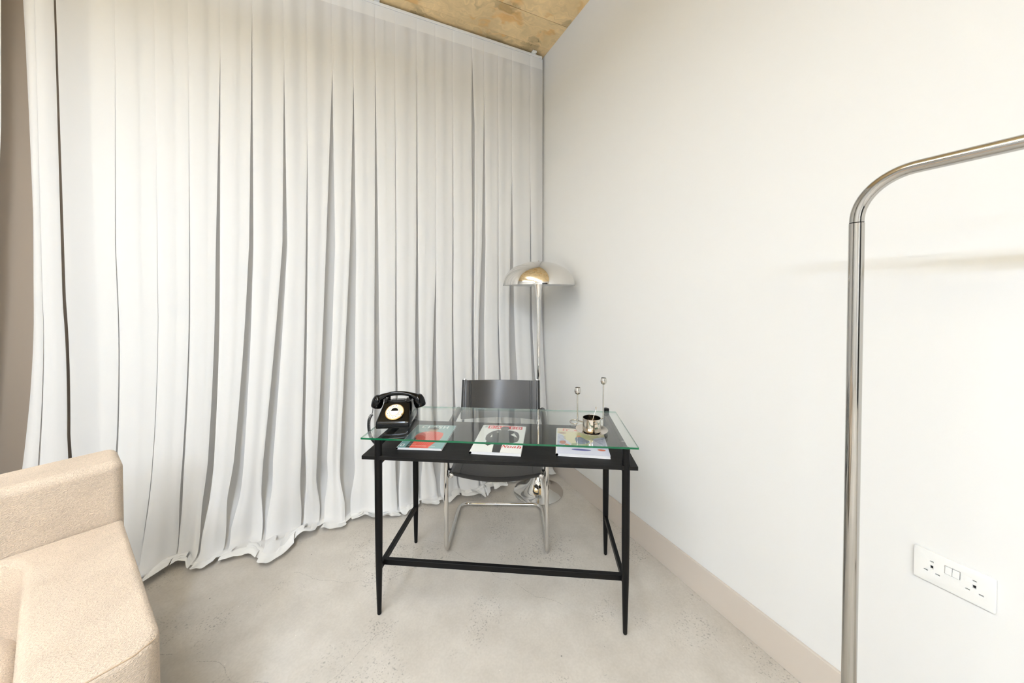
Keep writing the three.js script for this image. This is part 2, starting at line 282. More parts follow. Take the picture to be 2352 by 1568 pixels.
function curtain(name, label, leftEdge, rightEdge, slits, puddle, deep, curl = 0) {   // curl: how far the free left edge turns away from the room
  const TOP = CEIL - 0.035, HEM = 0.075, HEADER = 0.085;
  const t = thing(name, label, 'curtain', room(0, 0, 0), TURN_CURTAIN, 'floor-length sheer curtains');
  // one row of the fabric in plan: [a, b, kind], left to right, for a height y
  function plan(y) {
    const down = clamp((TOP - y) / TOP), out = [], dep = mix(0.010, 0.085, Math.pow(down, 0.9));
    const low = smooth(0.30, 0.06, y), shut = 1 - 0.75 * low;   // near the floor the pleats close and the cloth billows
    const L0 = lerpTable(leftEdge, y, 1), R0 = lerpTable(rightEdge, y, 1);
    const edges = [L0]; for (const s of slits) { const l = lerpTable(s, y, 1), r = lerpTable(s, y, 2), m = (l + r) / 2; edges.push(m + (l - m) * shut, m + (r - m) * shut); } edges.push(R0);
    for (let k = 0; k <= slits.length; k++) {
      const a0 = edges[2 * k], a1 = edges[2 * k + 1], w = a0 - a1, NP = 12;
      const bul = (0.002 + 0.008 * down) * (0.7 + 0.6 * hash2(k, 3, 1)), lean = (hash2(k, 5, 2) - 0.5) * 0.012 * down;
      for (let j = 0; j <= NP; j++) {
        const u = j / NP, s = Math.sin(Math.PI * u), away = k ? 0 : curl * Math.pow(1 - u, 3) * (0.15 + down);
        out.push([a0 - w * u, -away + bul * Math.pow(s, 0.45) + lean * (u - 0.5) + 0.003 * down * Math.sin(u * 9 + k * 2.1 + y * 0.8) * s]);
      }
      if (k === slits.length) break;
      const b0 = edges[2 * k + 2], wn = b0 - edges[2 * k + 3], vL = w * (0.30 + 0.18 * hash2(k, 1, 3)), vR = wn * (0.30 + 0.18 * hash2(k, 2, 4));
      const d = (deep?.[k] ?? dep) * (1 - 0.75 * low);
      const seg = (p, q, n) => { for (let j = 1; j <= n; j++) out.push([mix(p[0], q[0], j / n), mix(p[1], q[1], j / n)]); };
      const knot = (p) => out.push([...p]);   // doubled points keep the folds crisp
      const f0 = [a1, -0.0015], f1 = [a1 + vL, -0.45 * d], f2 = [a1 + vL, -d], f3 = [b0 - vR, -d * (1 + 0.15 * hash2(k, 9, 5))], f4 = [b0 - vR, -0.45 * d], f5 = [b0, -0.0015];
      knot(f0); seg(f0, f1, 5); knot(f1); seg(f1, f2, 2); knot(f2); seg(f2, f3, 8); knot(f3); seg(f3, f4, 2); knot(f4); seg(f4, f5, 5);
    }
    return out;
  }
  const cols = plan(1).length, floorY = 0.006;
  const extra = (a, j) => { const e = lerpTable(puddle, a, 1); return e + 0.05 * (vnoise(a * 9 + 3, 0.5, 61) - 0.5) + 0.02 * (vnoise(a * 40, 1.5, 62) - 0.5); };
  const meanA = plan(0.3).map((q) => q[0]);
  const total = meanA.map((a, j) => TOP + extra(a, j));
  function at(j, s) {   // fabric column j, length s from the top
    const k = 0.035, lin = TOP - s, yy = k * Math.log(1 + Math.exp((lin - floorY) / k)) + floorY, y = Math.max(yy, 0.1);
    const low = smooth(0.45, 0.05, yy);
    const row = planCache(y), [a, bb] = row[j];
    const fl = (0.16 + 0.05 * (vnoise(a * 5.5, 0.2, 76) - 0.5)) * Math.pow(clamp((1.3 - yy) / 1.3), 1.6) + low * 0.03 * Math.sin(a * 21 + 2 * vnoise(a * 7, 1, 77)), lay = Math.max(0, yy - lin) * 0.8;
    const onFloor = smooth(0.0, 0.12, lay);
    const wr = onFloor * (0.008 + 0.05 * Math.pow(vnoise(a * 13, lay * 13, 71), 2) + 0.022 * vnoise(a * 34, lay * 24, 72) + bb * 0.15);
    const swing = low * 0.035 * (vnoise(a * 6, 0.3, 73) - 0.5) + onFloor * 0.05 * (vnoise(a * 12, lay * 9, 75) - 0.5);
    return [-(a + swing), yy + Math.max(0, wr) * 0.9, fl + bb * (1 + low * 0.3) + lay * (0.75 + 0.5 * vnoise(a * 11, 7, 74))];
  }
  const cache = new Map();
  function planCache(y) { const key = Math.round(y * 400); if (!cache.has(key)) cache.set(key, plan(key / 400)); return cache.get(key); }
  const tOf = []; for (let i = 0; i <= 80; i++) { const u = i / 80; tOf.push(u < 0.4 ? u / 0.4 * 0.72 : 0.72 + 0.28 * Math.pow((u - 0.4) / 0.6, 0.85)); }
  part('header_tape', gridGeo(4, cols, (i, j) => at(j, HEADER * i / 3)), M.voileDense, t);
  part('fabric', gridGeo(81, cols, (i, j) => at(j, mix(HEADER, total[j] - HEM, tOf[i]))), M.voile, t);
  part('hem', gridGeo(9, cols, (i, j) => at(j, total[j] - HEM + HEM * i / 8)), M.voileDense, t);
  return t;
}
curtain('sheer_curtain', 'wide white sheer pleated curtain pooling on the floor behind the desk', [[3.3, 2.766], [2.43, 2.76], [1.35, 2.751], [0.7, 2.721], [0.1, 2.66]], [[3.3, 0.002], [2, 0.002], [0.1, 0.004]], openings,
  [[3, 0.18], [2.36, 0.19], [2.2, 0.13], [2.06, 0.14], [1.9, 0.24], [1.76, 0.22], [1.6, 0.10], [1.35, 0.09], [1.05, 0.13], [0.76, 0.15], [0.58, 0.20], [0.46, 0.20], [0.41, 0.04], [0, 0.03]]);
curtain('sheer_curtain', 'narrow length of white sheer curtain between two dark gaps behind the sofa', [[3.3, 2.893], [2.4, 2.884], [1.77, 2.878], [0.9, 2.90], [0.1, 2.93]], [[3.3, 2.774], [2.43, 2.768], [1.35, 2.764], [0.7, 2.734], [0.1, 2.68]],
  [[[3.3, 2.836, 2.836], [1.4, 2.833, 2.831], [0.1, 2.82, 2.81]]], [[4, 0.12], [0, 0.12]], null, 0.10);
curtain('sheer_curtain', 'sheer curtain in shade at the extreme left edge', [[3.3, 3.9], [0.1, 3.9]], [[3.3, 2.934], [2.2, 2.952], [1.4, 2.985], [0.7, 3.03], [0.1, 3.05]],
  [[[3.3, 3.72, 3.715], [0.1, 3.74, 3.70]], [[3.3, 3.5, 3.495], [0.1, 3.52, 3.48]], [[3.3, 3.3, 3.295], [0.1, 3.32, 3.28]], [[3.3, 3.12, 3.11], [0.1, 3.14, 3.10]]], [[4, 0.12], [0, 0.12]], null, 0);
{ const t = thing('curtain_track', 'slim white curtain track fixed along the ceiling', 'curtain rail', room(0, 0, 0), TURN_CURTAIN);
  part('rail', box(4.0, 0.02, 0.022, 0.003, -2.01, CEIL - 0.024, -0.004), M.whitePlastic, t);
  for (const a of [0.09, 1.28, 2.5, 3.7]) part('bracket', box(0.035, 0.014, 0.05, 0.002, -a, CEIL - 0.008, 0.004), M.whitePlastic, t); }

// ---------------------------------------------------------------- sofa
{
  const t = thing('sofa', 'cream boucle sofa with low arm, cut off at the lower left', 'sofa', P(-1.456, 0, 1.289), Math.atan2(0.8, 0.6));
  // local -x runs left along the back, local z to the front of the sofa; the origin is the outer back corner of the near arm
  const W = 2.1, armH = 0.56, backH = 0.775, bev = 0.02;
  const armShape = (m) => { const s = new THREE.Shape(), p = (x, y) => [m * x, y]; s.moveTo(0, 0); s.lineTo(...p(0, 0.70)); s.quadraticCurveTo(...p(0, 0.765), ...p(0.06, 0.77)); s.lineTo(...p(0.15, 0.77)); s.quadraticCurveTo(...p(0.215, 0.77), ...p(0.215, 0.70)); s.lineTo(...p(0.215, 0.14)); s.quadraticCurveTo(...p(0.22, 0.02), ...p(0.33, 0)); s.lineTo(0, 0); return s; };
  const armGeo = (m, x) => boxUV(toCreasedNormals(new THREE.ExtrudeGeometry(armShape(m), { depth: armH - 0.10 - 2 * bev, bevelEnabled: true, bevelThickness: bev, bevelSize: bev, bevelOffset: -bev, bevelSegments: 5, curveSegments: 14 }).rotateX(Math.PI / 2).translate(x, armH - bev, 0), 0.6));
  const armPart = part('arm', armGeo(-1, 0), M.boucle, t), sy = armH - 0.004;
  part('seam', sweep(filletPath([[-0.012, sy - 0.001, 0.745], [-0.05, sy - 0.0015, 0.764], [-0.165, sy - 0.0015, 0.764], [-0.2, sy - 0.001, 0.745]], 0.03, 6), 0.0016, 8), M.seam, armPart);
  part('arm', armGeo(1, -W + 0.01), M.boucle, t);
  part('backrest', softBox(W, backH - 0.10, 0.21, 0.032, -W / 2 + 0.005, (backH + 0.10) / 2, -0.105), M.boucle, t);
  part('seat_cushion', softBox(W - 0.44, 0.16, 0.76, 0.04, -W / 2, 0.245, 0.39), M.boucle, t);
  part('seat_base', softBox(W - 0.44, 0.09, 0.74, 0.02, -W / 2, 0.135, 0.37), M.boucle, t);
  for (const [x, z] of [[-0.09, -0.12], [-0.09, 0.68], [-W + 0.1, -0.12], [-W + 0.1, 0.68]]) part('foot', cyl(0.02, 0.016, 0.10, x, 0.05, z, 20), M.blackMetal, t);
}

// ---------------------------------------------------------------- desk
const DESK = P(-0.0386, 0, 1.6715), DESK_TURN = -4.916 * D2R;
const onDesk = (x, f, y) => new THREE.Vector3(x, y, -f).applyAxisAngle(new THREE.Vector3(0, 1, 0), DESK_TURN).add(DESK);   // x along the desk, f away from the camera
const GLASS = 0.780, SHELF = 0.700;
{
  const t = thing('desk', 'black wooden desk with clear glass top above a black shelf', 'desk', DESK, DESK_TURN);
  const GW = 1.165, gx = -0.012, zf = 0.236, zb = -0.208, gz = (zf + zb) / 2, gd = zf - zb, th = 0.008;
  const gt = part('glass_top', mergeGeometries([new THREE.PlaneGeometry(GW, gd).rotateX(-Math.PI / 2).translate(gx, GLASS, gz), new THREE.PlaneGeometry(GW, gd).rotateX(Math.PI / 2).translate(gx, GLASS - th, gz)]), M.glass, t);
  gt.userData.label = 'clear glass sheet';
  const edge = (len, turn, x, z, m, label) => { const q = part('glass_edge', new THREE.PlaneGeometry(len, th).rotateY(turn).translate(x, GLASS - th / 2, z), m, gt); q.userData.label = label; };
  edge(GW, 0, gx, zf, M.glassEdge, 'green front edge'); edge(GW, Math.PI, gx, zb, M.glassRim, 'pale back edge'); edge(gd, Math.PI / 2, gx + GW / 2, gz, M.glassRim, 'thin side edge'); edge(gd, -Math.PI / 2, gx - GW / 2, gz, M.glassRim, 'thin side edge');
  part('shelf', box(1.163, 0.016, 0.44, 0.0015, -0.012, SHELF - 0.008, 0.012), M.blackWood, t);
  const leg = (x, z, top) => new THREE.LatheGeometry([[0.0001, 0], [0.0065, 0.0008], [0.0088, 0.005], [0.0105, 0.06], [0.0142, 0.22], [0.0158, 0.40], [0.0158, top - 0.003], [0.0135, top - 0.0004], [0.0001, top]].map(([a, b]) => new THREE.Vector2(a, b)), 28).translate(x, 0, z);
  for (const x of [-0.524, 0.524]) { part('leg', leg(x, 0.2195, GLASS - th), M.blackMetal, t); part('leg', leg(x, -0.2245, GLASS + 0.011), M.blackMetal, t); }
  for (const x of [-0.524, 0.524]) {
    part('top_rail', box(0.018, 0.032, 0.43, 0.002, x, GLASS - th - 0.017, -0.002), M.blackMetal, t);
    part('shelf_rail', box(0.018, 0.028, 0.43, 0.002, x, SHELF - 0.016 - 0.014, -0.002), M.blackMetal, t);
    part('side_stretcher', box(0.016, 0.027, 0.43, 0.002, x, 0.203, -0.002), M.blackMetal, t);
    for (const z of [0.16, -0.16]) part('glass_fixing', cyl(0.006, 0.006, 0.002, x, GLASS - th - 0.0005, z, 20), M.brushed, t);
  }
  part('cross_stretcher', box(1.034, 0.025, 0.018, 0.002, 0, 0.204, 0.176), M.blackMetal, t);
}

// ---------------------------------------------------------------- magazines on the shelf
function magazine(label, cx, cf, w, d, h, turn, tex, tilt = 0) {
  const t = thing('magazine', label, 'magazine', onDesk(cx, cf, SHELF), DESK_TURN + turn * D2R, 'magazines on the desk shelf');
  const sag = (u) => h * (1 - 0.10 * Math.pow(Math.abs(2 * u - 1), 3));   // top bows a little towards spine and edge
  const n = 16, pg = [];
  const prof = new THREE.Shape(); prof.moveTo(-w / 2 + 0.002, 0.0012); prof.lineTo(w / 2 - 0.001, 0.0012); for (let i = n; i >= 0; i--) { const u = i / n; prof.lineTo(mix(-w / 2 + 0.001, w / 2 - 0.001, u), sag(u) - 0.0006); }
  const blk = new THREE.ExtrudeGeometry(prof, { depth: d - 0.002, bevelEnabled: false }).translate(0, 0, -d / 2 + 0.001);
  part('pages', boxUV(blk), M.paperEdge, t);
  // cover: top sheet, spine and back in one folded sheet
  const top = gridGeo(2, n + 1, (i, j) => [mix(-w / 2, w / 2, j / n), sag(j / n), i ? d / 2 : -d / 2]);
  const tu = top.attributes.uv; for (let i = 0; i < tu.count; i++) tu.setXY(i, tu.getX(i), 1 - tu.getY(i));
  const cover = part('front_cover', top, phys({ map: tex, roughness: 0.3, clearcoat: 0.25, clearcoatRoughness: 0.2, side: THREE.DoubleSide }), t);
  cover.userData.label = 'printed front cover';
  part('spine', sweep([[-w / 2, h * 0.45, -d / 2], [-w / 2, h * 0.45, d / 2]], h * 0.44, 12, true, 1), M.paper, t);
  part('back_cover', box(w, 0.001, d, 0, 0, 0.0007, 0), M.paper, t);
}
const clash = print(512, 700, (c, w, h) => {
  c.fillStyle = '#8fb3b4'; c.fillRect(0, 0, w, h);
  c.fillStyle = '#6f9a9c'; c.beginPath(); c.moveTo(0, h); c.lineTo(0, 250); c.quadraticCurveTo(120, 320, 150, h); c.fill();
  c.fillStyle = '#f4f8f6'; c.font = 'bold 118px sans-serif'; c.textAlign = 'center'; c.fillText('CLASH', w / 2, 118);
  c.fillStyle = '#7d8b88'; c.beginPath(); c.ellipse(250, 150, 74, 66, 0, 0, 7); c.fill();
  c.fillStyle = '#b98a68'; c.beginPath(); c.ellipse(262, 180, 48, 62, 0, 0, 7); c.fill();
  c.fillStyle = '#3a3a38'; c.beginPath(); c.ellipse(250, 128, 66, 34, -0.1, 0, 7); c.fill();
  c.fillStyle = '#e8553f'; c.beginPath(); c.moveTo(215, 225); c.quadraticCurveTo(120, 240, 96, 340); c.lineTo(120, h); c.lineTo(352, h); c.quadraticCurveTo(372, 560, 420, 480); c.quadraticCurveTo(438, 330, 408, 262); c.quadraticCurveTo(340, 222, 300, 222); c.fill();
  c.fillStyle = '#2c3430'; c.beginPath(); c.moveTo(96, 420); c.lineTo(132, 430); c.lineTo(140, h); c.lineTo(92, h); c.fill();
  c.strokeStyle = '#c93a28'; c.lineWidth = 5; for (let k = 0; k < 9; k++) { c.beginPath(); c.moveTo(150 + k * 28, 260 + (k % 3) * 30); c.quadraticCurveTo(160 + k * 24, 450, 140 + k * 24, 640); c.stroke(); }
  c.strokeStyle = '#f0d9b8'; c.lineWidth = 6; c.beginPath(); c.moveTo(212, 232); c.lineTo(200, 268); c.lineTo(246, 246); c.stroke();
  c.fillStyle = '#f3ece4'; c.font = '26px sans-serif'; c.textAlign = 'left'; c.fillText('CLASH', 108, 610); c.fillText('CLASH MAGAZINE', 108, 655); c.fillText('CLASH', 345, 660);
  c.fillStyle = '#e9eeee'; c.fillRect(14, 600, 46, 66); c.fillStyle = '#4c6a6c'; c.fillRect(26, 618, 22, 30);
});
const dazed = print(512, 700, (c, w, h) => {
  c.fillStyle = '#f7f6f3'; c.fillRect(0, 0, w, h);
  c.fillStyle = '#e8323c'; const L = ['D', 'A', 'Z', 'E', 'D']; c.font = 'bold 92px sans-serif'; c.textAlign = 'center';
  L.forEach((q, i) => { c.fillStyle = '#e8323c'; c.fillRect(66 + i * 82, 16, 78, 88); c.fillStyle = '#f7f6f3'; c.font = 'bold 76px sans-serif'; c.fillText(q, 105 + i * 82, 88); });
  c.fillStyle = '#b9c4bf'; c.fillRect(26, 22, 30, 52);
  c.fillStyle = '#23221f'; c.beginPath(); c.ellipse(270, 92, 52, 62, 0.05, 0, 7); c.fill();
  c.fillStyle = '#5d564f'; c.beginPath(); c.ellipse(278, 110, 34, 40, 0, 0, 7); c.fill();
  c.fillStyle = '#2b2a27'; c.beginPath(); c.moveTo(220, 140); c.quadraticCurveTo(120, 160, 90, 300); c.quadraticCurveTo(86, 420, 118, 440); c.lineTo(110, 520); c.lineTo(150, 560); c.lineTo(206, 500); c.lineTo(220, h); c.lineTo(306, h); c.lineTo(296, 560); c.lineTo(450, 430); c.quadraticCurveTo(478, 300, 430, 190); c.quadraticCurveTo(380, 140, 316, 140); c.fill();
  c.fillStyle = '#f0efe9'; c.beginPath(); c.moveTo(390, 215); c.lineTo(440, 330); c.lineTo(352, 262); c.fill();
  c.beginPath(); c.moveTo(148, 260); c.lineTo(160, 340); c.lineTo(138, 350); c.fill(); c.beginPath(); c.ellipse(200, 200, 14, 9, 0, 0, 7); c.fill();
  c.fillStyle = '#77736c'; for (let k = 0; k < 14; k++) { c.beginPath(); c.arc(140 + (k % 4) * 10, 485 + Math.floor(k / 4) * 11, 4, 0, 7); c.fill(); }
  c.fillStyle = '#f7f6f3'; c.fillRect(300, 492, 200, 208);
  c.fillStyle = '#d9262f'; c.font = 'italic bold 80px serif'; c.textAlign = 'left'; c.fillText('Noah', 288, 585); c.fillRect(482, 582, 14, 5);
});
const frieze = print(512, 640, (c, w, h) => {
  c.fillStyle = '#e6dcb4'; c.fillRect(0, 0, w, h);
  c.fillStyle = '#f2e0cf'; c.fillRect(0, 0, w, 92); c.strokeStyle = '#c9a995'; c.lineWidth = 3; c.beginPath(); c.moveTo(0, 96); c.lineTo(w, 96); c.stroke();
  c.fillStyle = '#ec7d6a'; c.font = 'bold 92px serif'; c.textAlign = 'left'; c.fillText('fr', 52, 78); c.fillRect(190, 40, 40, 30);
  c.fillStyle = '#c7c384'; c.beginPath(); c.moveTo(230, 110); c.lineTo(430, 120); c.lineTo(470, 330); c.lineTo(180, 330); c.fill();
  c.fillStyle = '#9caa7a'; c.beginPath(); c.moveTo(150, 400); c.lineTo(380, 350); c.lineTo(340, 480); c.lineTo(140, 470); c.fill();
  c.fillStyle = '#dfe0f0'; c.beginPath(); c.moveTo(0, 470); c.lineTo(180, 455); c.lineTo(360, 470); c.lineTo(w, 410); c.lineTo(w, h); c.lineTo(0, h); c.fill();
  c.fillStyle = '#3e5d86'; c.beginPath(); c.moveTo(190, 260); c.quadraticCurveTo(250, 190, 300, 290); c.lineTo(350, 330); c.quadraticCurveTo(300, 430, 200, 390); c.fill();
  c.fillStyle = '#d0703c'; c.beginPath(); c.ellipse(232, 214, 22, 26, 0.6, 0, 7); c.fill();
  c.fillStyle = '#d9dcec'; c.beginPath(); c.moveTo(0, 150); c.quadraticCurveTo(90, 170, 70, 300); c.quadraticCurveTo(120, 330, 150, 430); c.lineTo(60, 520); c.lineTo(0, 520); c.fill();
  c.fillStyle = '#e07f43'; c.beginPath(); c.ellipse(58, 380, 34, 42, 0.2, 0, 7); c.fill(); c.beginPath(); c.ellipse(108, 450, 22, 44, -0.5, 0, 7); c.fill();
  c.fillStyle = '#b98a80'; c.beginPath(); c.ellipse(56, 140, 42, 20, 0, 0, 7); c.fill();
  c.fillStyle = '#cfd3ea'; c.beginPath(); c.moveTo(w, 200); c.quadraticCurveTo(360, 230, 380, 330); c.quadraticCurveTo(300, 400, 330, 480); c.lineTo(w, 500); c.fill();
  c.strokeStyle = '#4a55a0'; c.lineWidth = 6; for (let k = 0; k < 9; k++) { c.beginPath(); c.moveTo(350 + k * 16, 250 + k * 22); c.quadraticCurveTo(420 + k * 8, 290 + k * 18, 500, 240 + k * 28); c.stroke(); c.beginPath(); c.moveTo(4, 190 + k * 36); c.quadraticCurveTo(60, 220 + k * 30, 90, 250 + k * 30); c.stroke(); }
  c.fillStyle = '#d3623a'; c.beginPath(); c.ellipse(440, 520, 40, 20, 0, 0, 7); c.fill();
  c.fillStyle = '#47499a'; c.beginPath(); c.ellipse(240, 540, 96, 20, 0.02, 0, 7); c.fill();
});
magazine('magazine with grey-teal cover and red figure, below the telephone side', -0.366, -0.017, 0.205, 0.28, 0.010, 0.6, clash);
magazine('white magazine with red masthead and grey figure, middle of the shelf', -0.014, -0.021, 0.222, 0.316, 0.013, -1.6, dazed);
magazine('magazine with pale illustrated cover, below the metal cup', 0.367, -0.022, 0.225, 0.292, 0.013, -3.0, frieze);

// ---------------------------------------------------------------- telephone
{
  const t = thing('telephone', 'glossy black rotary telephone on the left end of the glass top', 'telephone', onDesk(-0.512, -0.045, GLASS), DESK_TURN + 10 * D2R);
  // side profile, z to the front, extruded across and tapered towards the top
  const W = 0.152, prof = new THREE.Shape();
  prof.moveTo(0.094, 0.006); prof.lineTo(0.094, 0.026); prof.quadraticCurveTo(0.092, 0.034, 0.086, 0.038); prof.lineTo(0.016, 0.092); prof.quadraticCurveTo(0.006, 0.102, -0.006, 0.102); prof.lineTo(-0.050, 0.100); prof.quadraticCurveTo(-0.064, 0.098, -0.072, 0.080); prof.lineTo(-0.098, 0.026); prof.lineTo(-0.098, 0.006); prof.lineTo(0.094, 0.006);
  let g = new THREE.ExtrudeGeometry(prof, { depth: W - 0.016, steps: 8, bevelEnabled: true, bevelThickness: 0.008, bevelSize: 0.006, bevelOffset: -0.006, bevelSegments: 4, curveSegments: 10 });
  g.rotateY(-Math.PI / 2).translate(W / 2 - 0.008, 0, 0);
  { const p = g.attributes.position; for (let i = 0; i < p.count; i++) { const k = 1 - 0.20 * smooth(0.03, 0.11, p.getY(i)); p.setX(i, p.getX(i) * k); } }
  g = toCreasedNormals(g, 0.7);
  // the profile was drawn with x = front; after the turn it lies along z
  part('body', g, M.bakelite, t);
  part('base_plate', box(W - 0.012, 0.008, 0.18, 0.002, 0, 0.008, -0.002), M.rubber, t);
  for (const [x, z] of [[-0.055, 0.07], [0.055, 0.07], [-0.055, -0.07], [0.055, -0.07]]) part('foot', cyl(0.007, 0.007, 0.005, x, 0.0025, z, 16), M.rubber, t);
  part('front_ridge', box(W - 0.012, 0.004, 0.008, 0.0018, 0, 0.027, 0.0915), M.bakelite, t);
  // dial on the sloping front
  const slope = Math.atan2(0.054, 0.070), dial = new THREE.Group(); dial.name = 'dial'; dial.userData.label = 'cream rotary dial with ten round finger holes'; t.add(dial);
  dial.position.set(0, 0.0665, 0.0525); dial.rotation.x = Math.PI / 2 - (Math.PI / 2 - slope); 
  const up = (geo) => geo;   // dial parts lie in the local xz plane, y out of the slope
  part('dial_plate', up(lathe([[0.0001, 0.0008], [0.0415, 0.0008], [0.0425, 0.0015], [0.0425, 0.0035], [0.040, 0.0045], [0.0001, 0.0045]], 56)), M.goldInk, dial);
  part('number_ring', up(lathe([[0.0395, 0.0046], [0.0385, 0.0056], [0.021, 0.0056]], 56)), std({ color: 0xd9cbb0, roughness: 0.4 }), dial);
  part('dial_hub', up(lathe([[0.0205, 0.0048], [0.0205, 0.0075], [0.019, 0.0085], [0.0001, 0.0088]], 48)), std({ color: 0xf3f1ec, roughness: 0.3 }), dial);
  for (let k = 0; k < 10; k++) {
    const a = (k * 30 - 150) * D2R + Math.PI / 2 + 1.2; const x = Math.cos(a) * 0.0305, z = Math.sin(a) * 0.0305;
    part('finger_hole', cyl(0.0066, 0.0066, 0.0015, x, 0.0060, z, 20), std({ color: 0xf6f4f0, roughness: 0.35 }), dial);
    part('numeral', cyl(0.0018, 0.0018, 0.0006, x, 0.0070, z, 8), M.hole, dial);
  }
  part('dial_card', new THREE.CircleGeometry(0.0165, 24, 0, Math.PI).rotateX(-Math.PI / 2).translate(0, 0.0091, -0.001), M.bakelite, dial);
  part('finger_stop', box(0.004, 0.006, 0.016, 0.001, 0.036, 0.008, 0.022), M.chrome, dial);
  // cradle forks
  for (const s of [-1, 1]) for (const z of [0.004, -0.052]) part('cradle_fork', box(0.016, 0.022, 0.014, 0.004, s * 0.052, 0.108, z), M.bakelite, t);
  part('handle_recess', box(0.062, 0.006, 0.03, 0.002, 0, 0.1025, -0.024), M.bakelite, t);
  // handset
  const hs = []; for (let i = 0; i <= 40; i++) { const u = i / 40 * 2 - 1; hs.push([u * 0.098, 0.1345 - 0.030 * Math.pow(Math.abs(u), 2.4), -0.024]); }
  const hg = sweep(hs, (u) => { const q = Math.abs(2 * u - 1); return 0.0125 + 0.009 * smooth(0.45, 1, q); }, 24, true, 0.82);
  const cupG = (s) => { const q = lathe([[0.0001, 0.034], [0.012, 0.033], [0.021, 0.026], [0.0265, 0.012], [0.0275, -0.004], [0.0265, -0.020], [0.024, -0.026], [0.0001, -0.0265]], 40); q.rotateZ(s * 16 * D2R); q.translate(s * 0.099, 0.094, -0.024); return q; };
  const handset = part('handset', mergeGeometries([hg.toNonIndexed(), cupG(-1).toNonIndexed(), cupG(1).toNonIndexed()]), M.bakelite, t);
  // cords: a plain lead from the mouthpiece, then the coil that hangs beside the desk
  const inv = (p) => t.worldToLocal(p.clone()); t.updateMatrixWorld(true);
  const c0 = inv(onDesk(-0.63, -0.02, GLASS + 0.105)), lead = [c0, inv(onDesk(-0.638, -0.03, GLASS + 0.085)), inv(onDesk(-0.634, -0.05, GLASS + 0.05)), inv(onDesk(-0.636, -0.055, GLASS + 0.035))];
  part('handset_lead', sweep(spline(lead, 24), 0.0016, 8), M.rubber, t);
  const axis = new THREE.CatmullRomCurve3([inv(onDesk(-0.636, -0.055, GLASS + 0.037)), inv(onDesk(-0.645, -0.06, GLASS + 0.02)), inv(onDesk(-0.648, -0.06, GLASS - 0.03)), inv(onDesk(-0.64, -0.055, GLASS - 0.075)), inv(onDesk(-0.617, -0.04, GLASS - 0.115)), inv(onDesk(-0.585, -0.02, GLASS - 0.16))]);
  const coil = [], turns = 42, per = 10; const fr = axis.computeFrenetFrames(turns * per);
  for (let i = 0; i <= turns * per; i++) { const u = i / (turns * per), p = axis.getPointAt(u), a = i / per * 2 * Math.PI; coil.push(p.addScaledVector(fr.normals[i], Math.cos(a) * 0.0062).addScaledVector(fr.binormals[i], Math.sin(a) * 0.0062)); }
  part('coiled_cord', sweep(coil, 0.0017, 6), M.rubber, t);
}

// ---------------------------------------------------------------- cup, saucer, spoon, candle holder
const CUP = onDesk(0.405, -0.083, GLASS);
{
  const s = thing('saucer', 'shiny steel saucer under the metal cup on the glass', 'saucer', CUP);
  part('dish', lathe([[0.0001, 0.0015], [0.040, 0.0015], [0.044, 0.003], [0.060, 0.007], [0.0705, 0.0105], [0.0715, 0.0118], [0.0700, 0.0118], [0.058, 0.0085], [0.043, 0.0045], [0.038, 0.0038], [0.0001, 0.0038]], 72), M.steel, s);
  part('foot_ring', lathe([[0.030, 0.0016], [0.030, 0], [0.034, 0], [0.034, 0.0016]], 48), M.steel, s);
  const c = thing('coffee_cup', 'cylindrical polished steel cup with flat strap handle on its saucer', 'cup', CUP.clone().add(new THREE.Vector3(0, 0.004, 0)));
  part('bowl', lathe([[0.0001, 0.0005], [0.036, 0.0005], [0.0395, 0.003], [0.0402, 0.010], [0.0402, 0.012], [0.0396, 0.0128], [0.0396, 0.058], [0.0402, 0.0595], [0.0395, 0.0602], [0.0382, 0.0590], [0.0380, 0.006], [0.035, 0.003], [0.0001, 0.003]], 72), M.steel, c);
  const hw = 0.0065, outl = filletPath([[0, 0.054, 0.039], [0, 0.055, 0.0585], [0, 0.012, 0.0585], [0, 0.009, 0.039]], 0.006, 6);
  const hg = []; for (const p of outl) hg.push(p);
  const strap = gridGeo(hg.length * 2, 2, (i, j) => { const k = i < hg.length ? i : 2 * hg.length - 1 - i, p = hg[k], off = i < hg.length ? 0 : -0.0014; const c0 = new THREE.Vector3(0, 0.033, 0.045).sub(p).normalize().multiplyScalar(-off); return [(j ? 1 : -1) * hw, p.y + c0.y, p.z + c0.z]; });
  const handle = part('handle', strap, std({ color: 0xd9d2c8, metalness: 1, roughness: 0.07, side: THREE.DoubleSide }), c); handle.rotation.y = 6 * D2R;
  const sp = thing('spoon', 'small steel spoon standing in the cup', 'spoon', CUP.clone().add(new THREE.Vector3(0.0, 0.008, 0)));
  const path = spline([[-0.012, 0.004, 0.004], [-0.002, 0.026, 0.0], [0.010, 0.055, -0.008], [0.022, 0.088, -0.016], [0.025, 0.098, -0.018]], 30);
  part('stem', sweep(path, (u) => 0.0022 + 0.0028 * smooth(0.6, 0.9, u) - 0.0025 * smooth(0.93, 1, u), 14, true, 0.5), M.steel, sp);
  part('spoon_bowl', new THREE.SphereGeometry(0.011, 20, 14).scale(0.8, 1.25, 0.3).translate(-0.013, 0.012, 0.006), M.steel, sp);
}
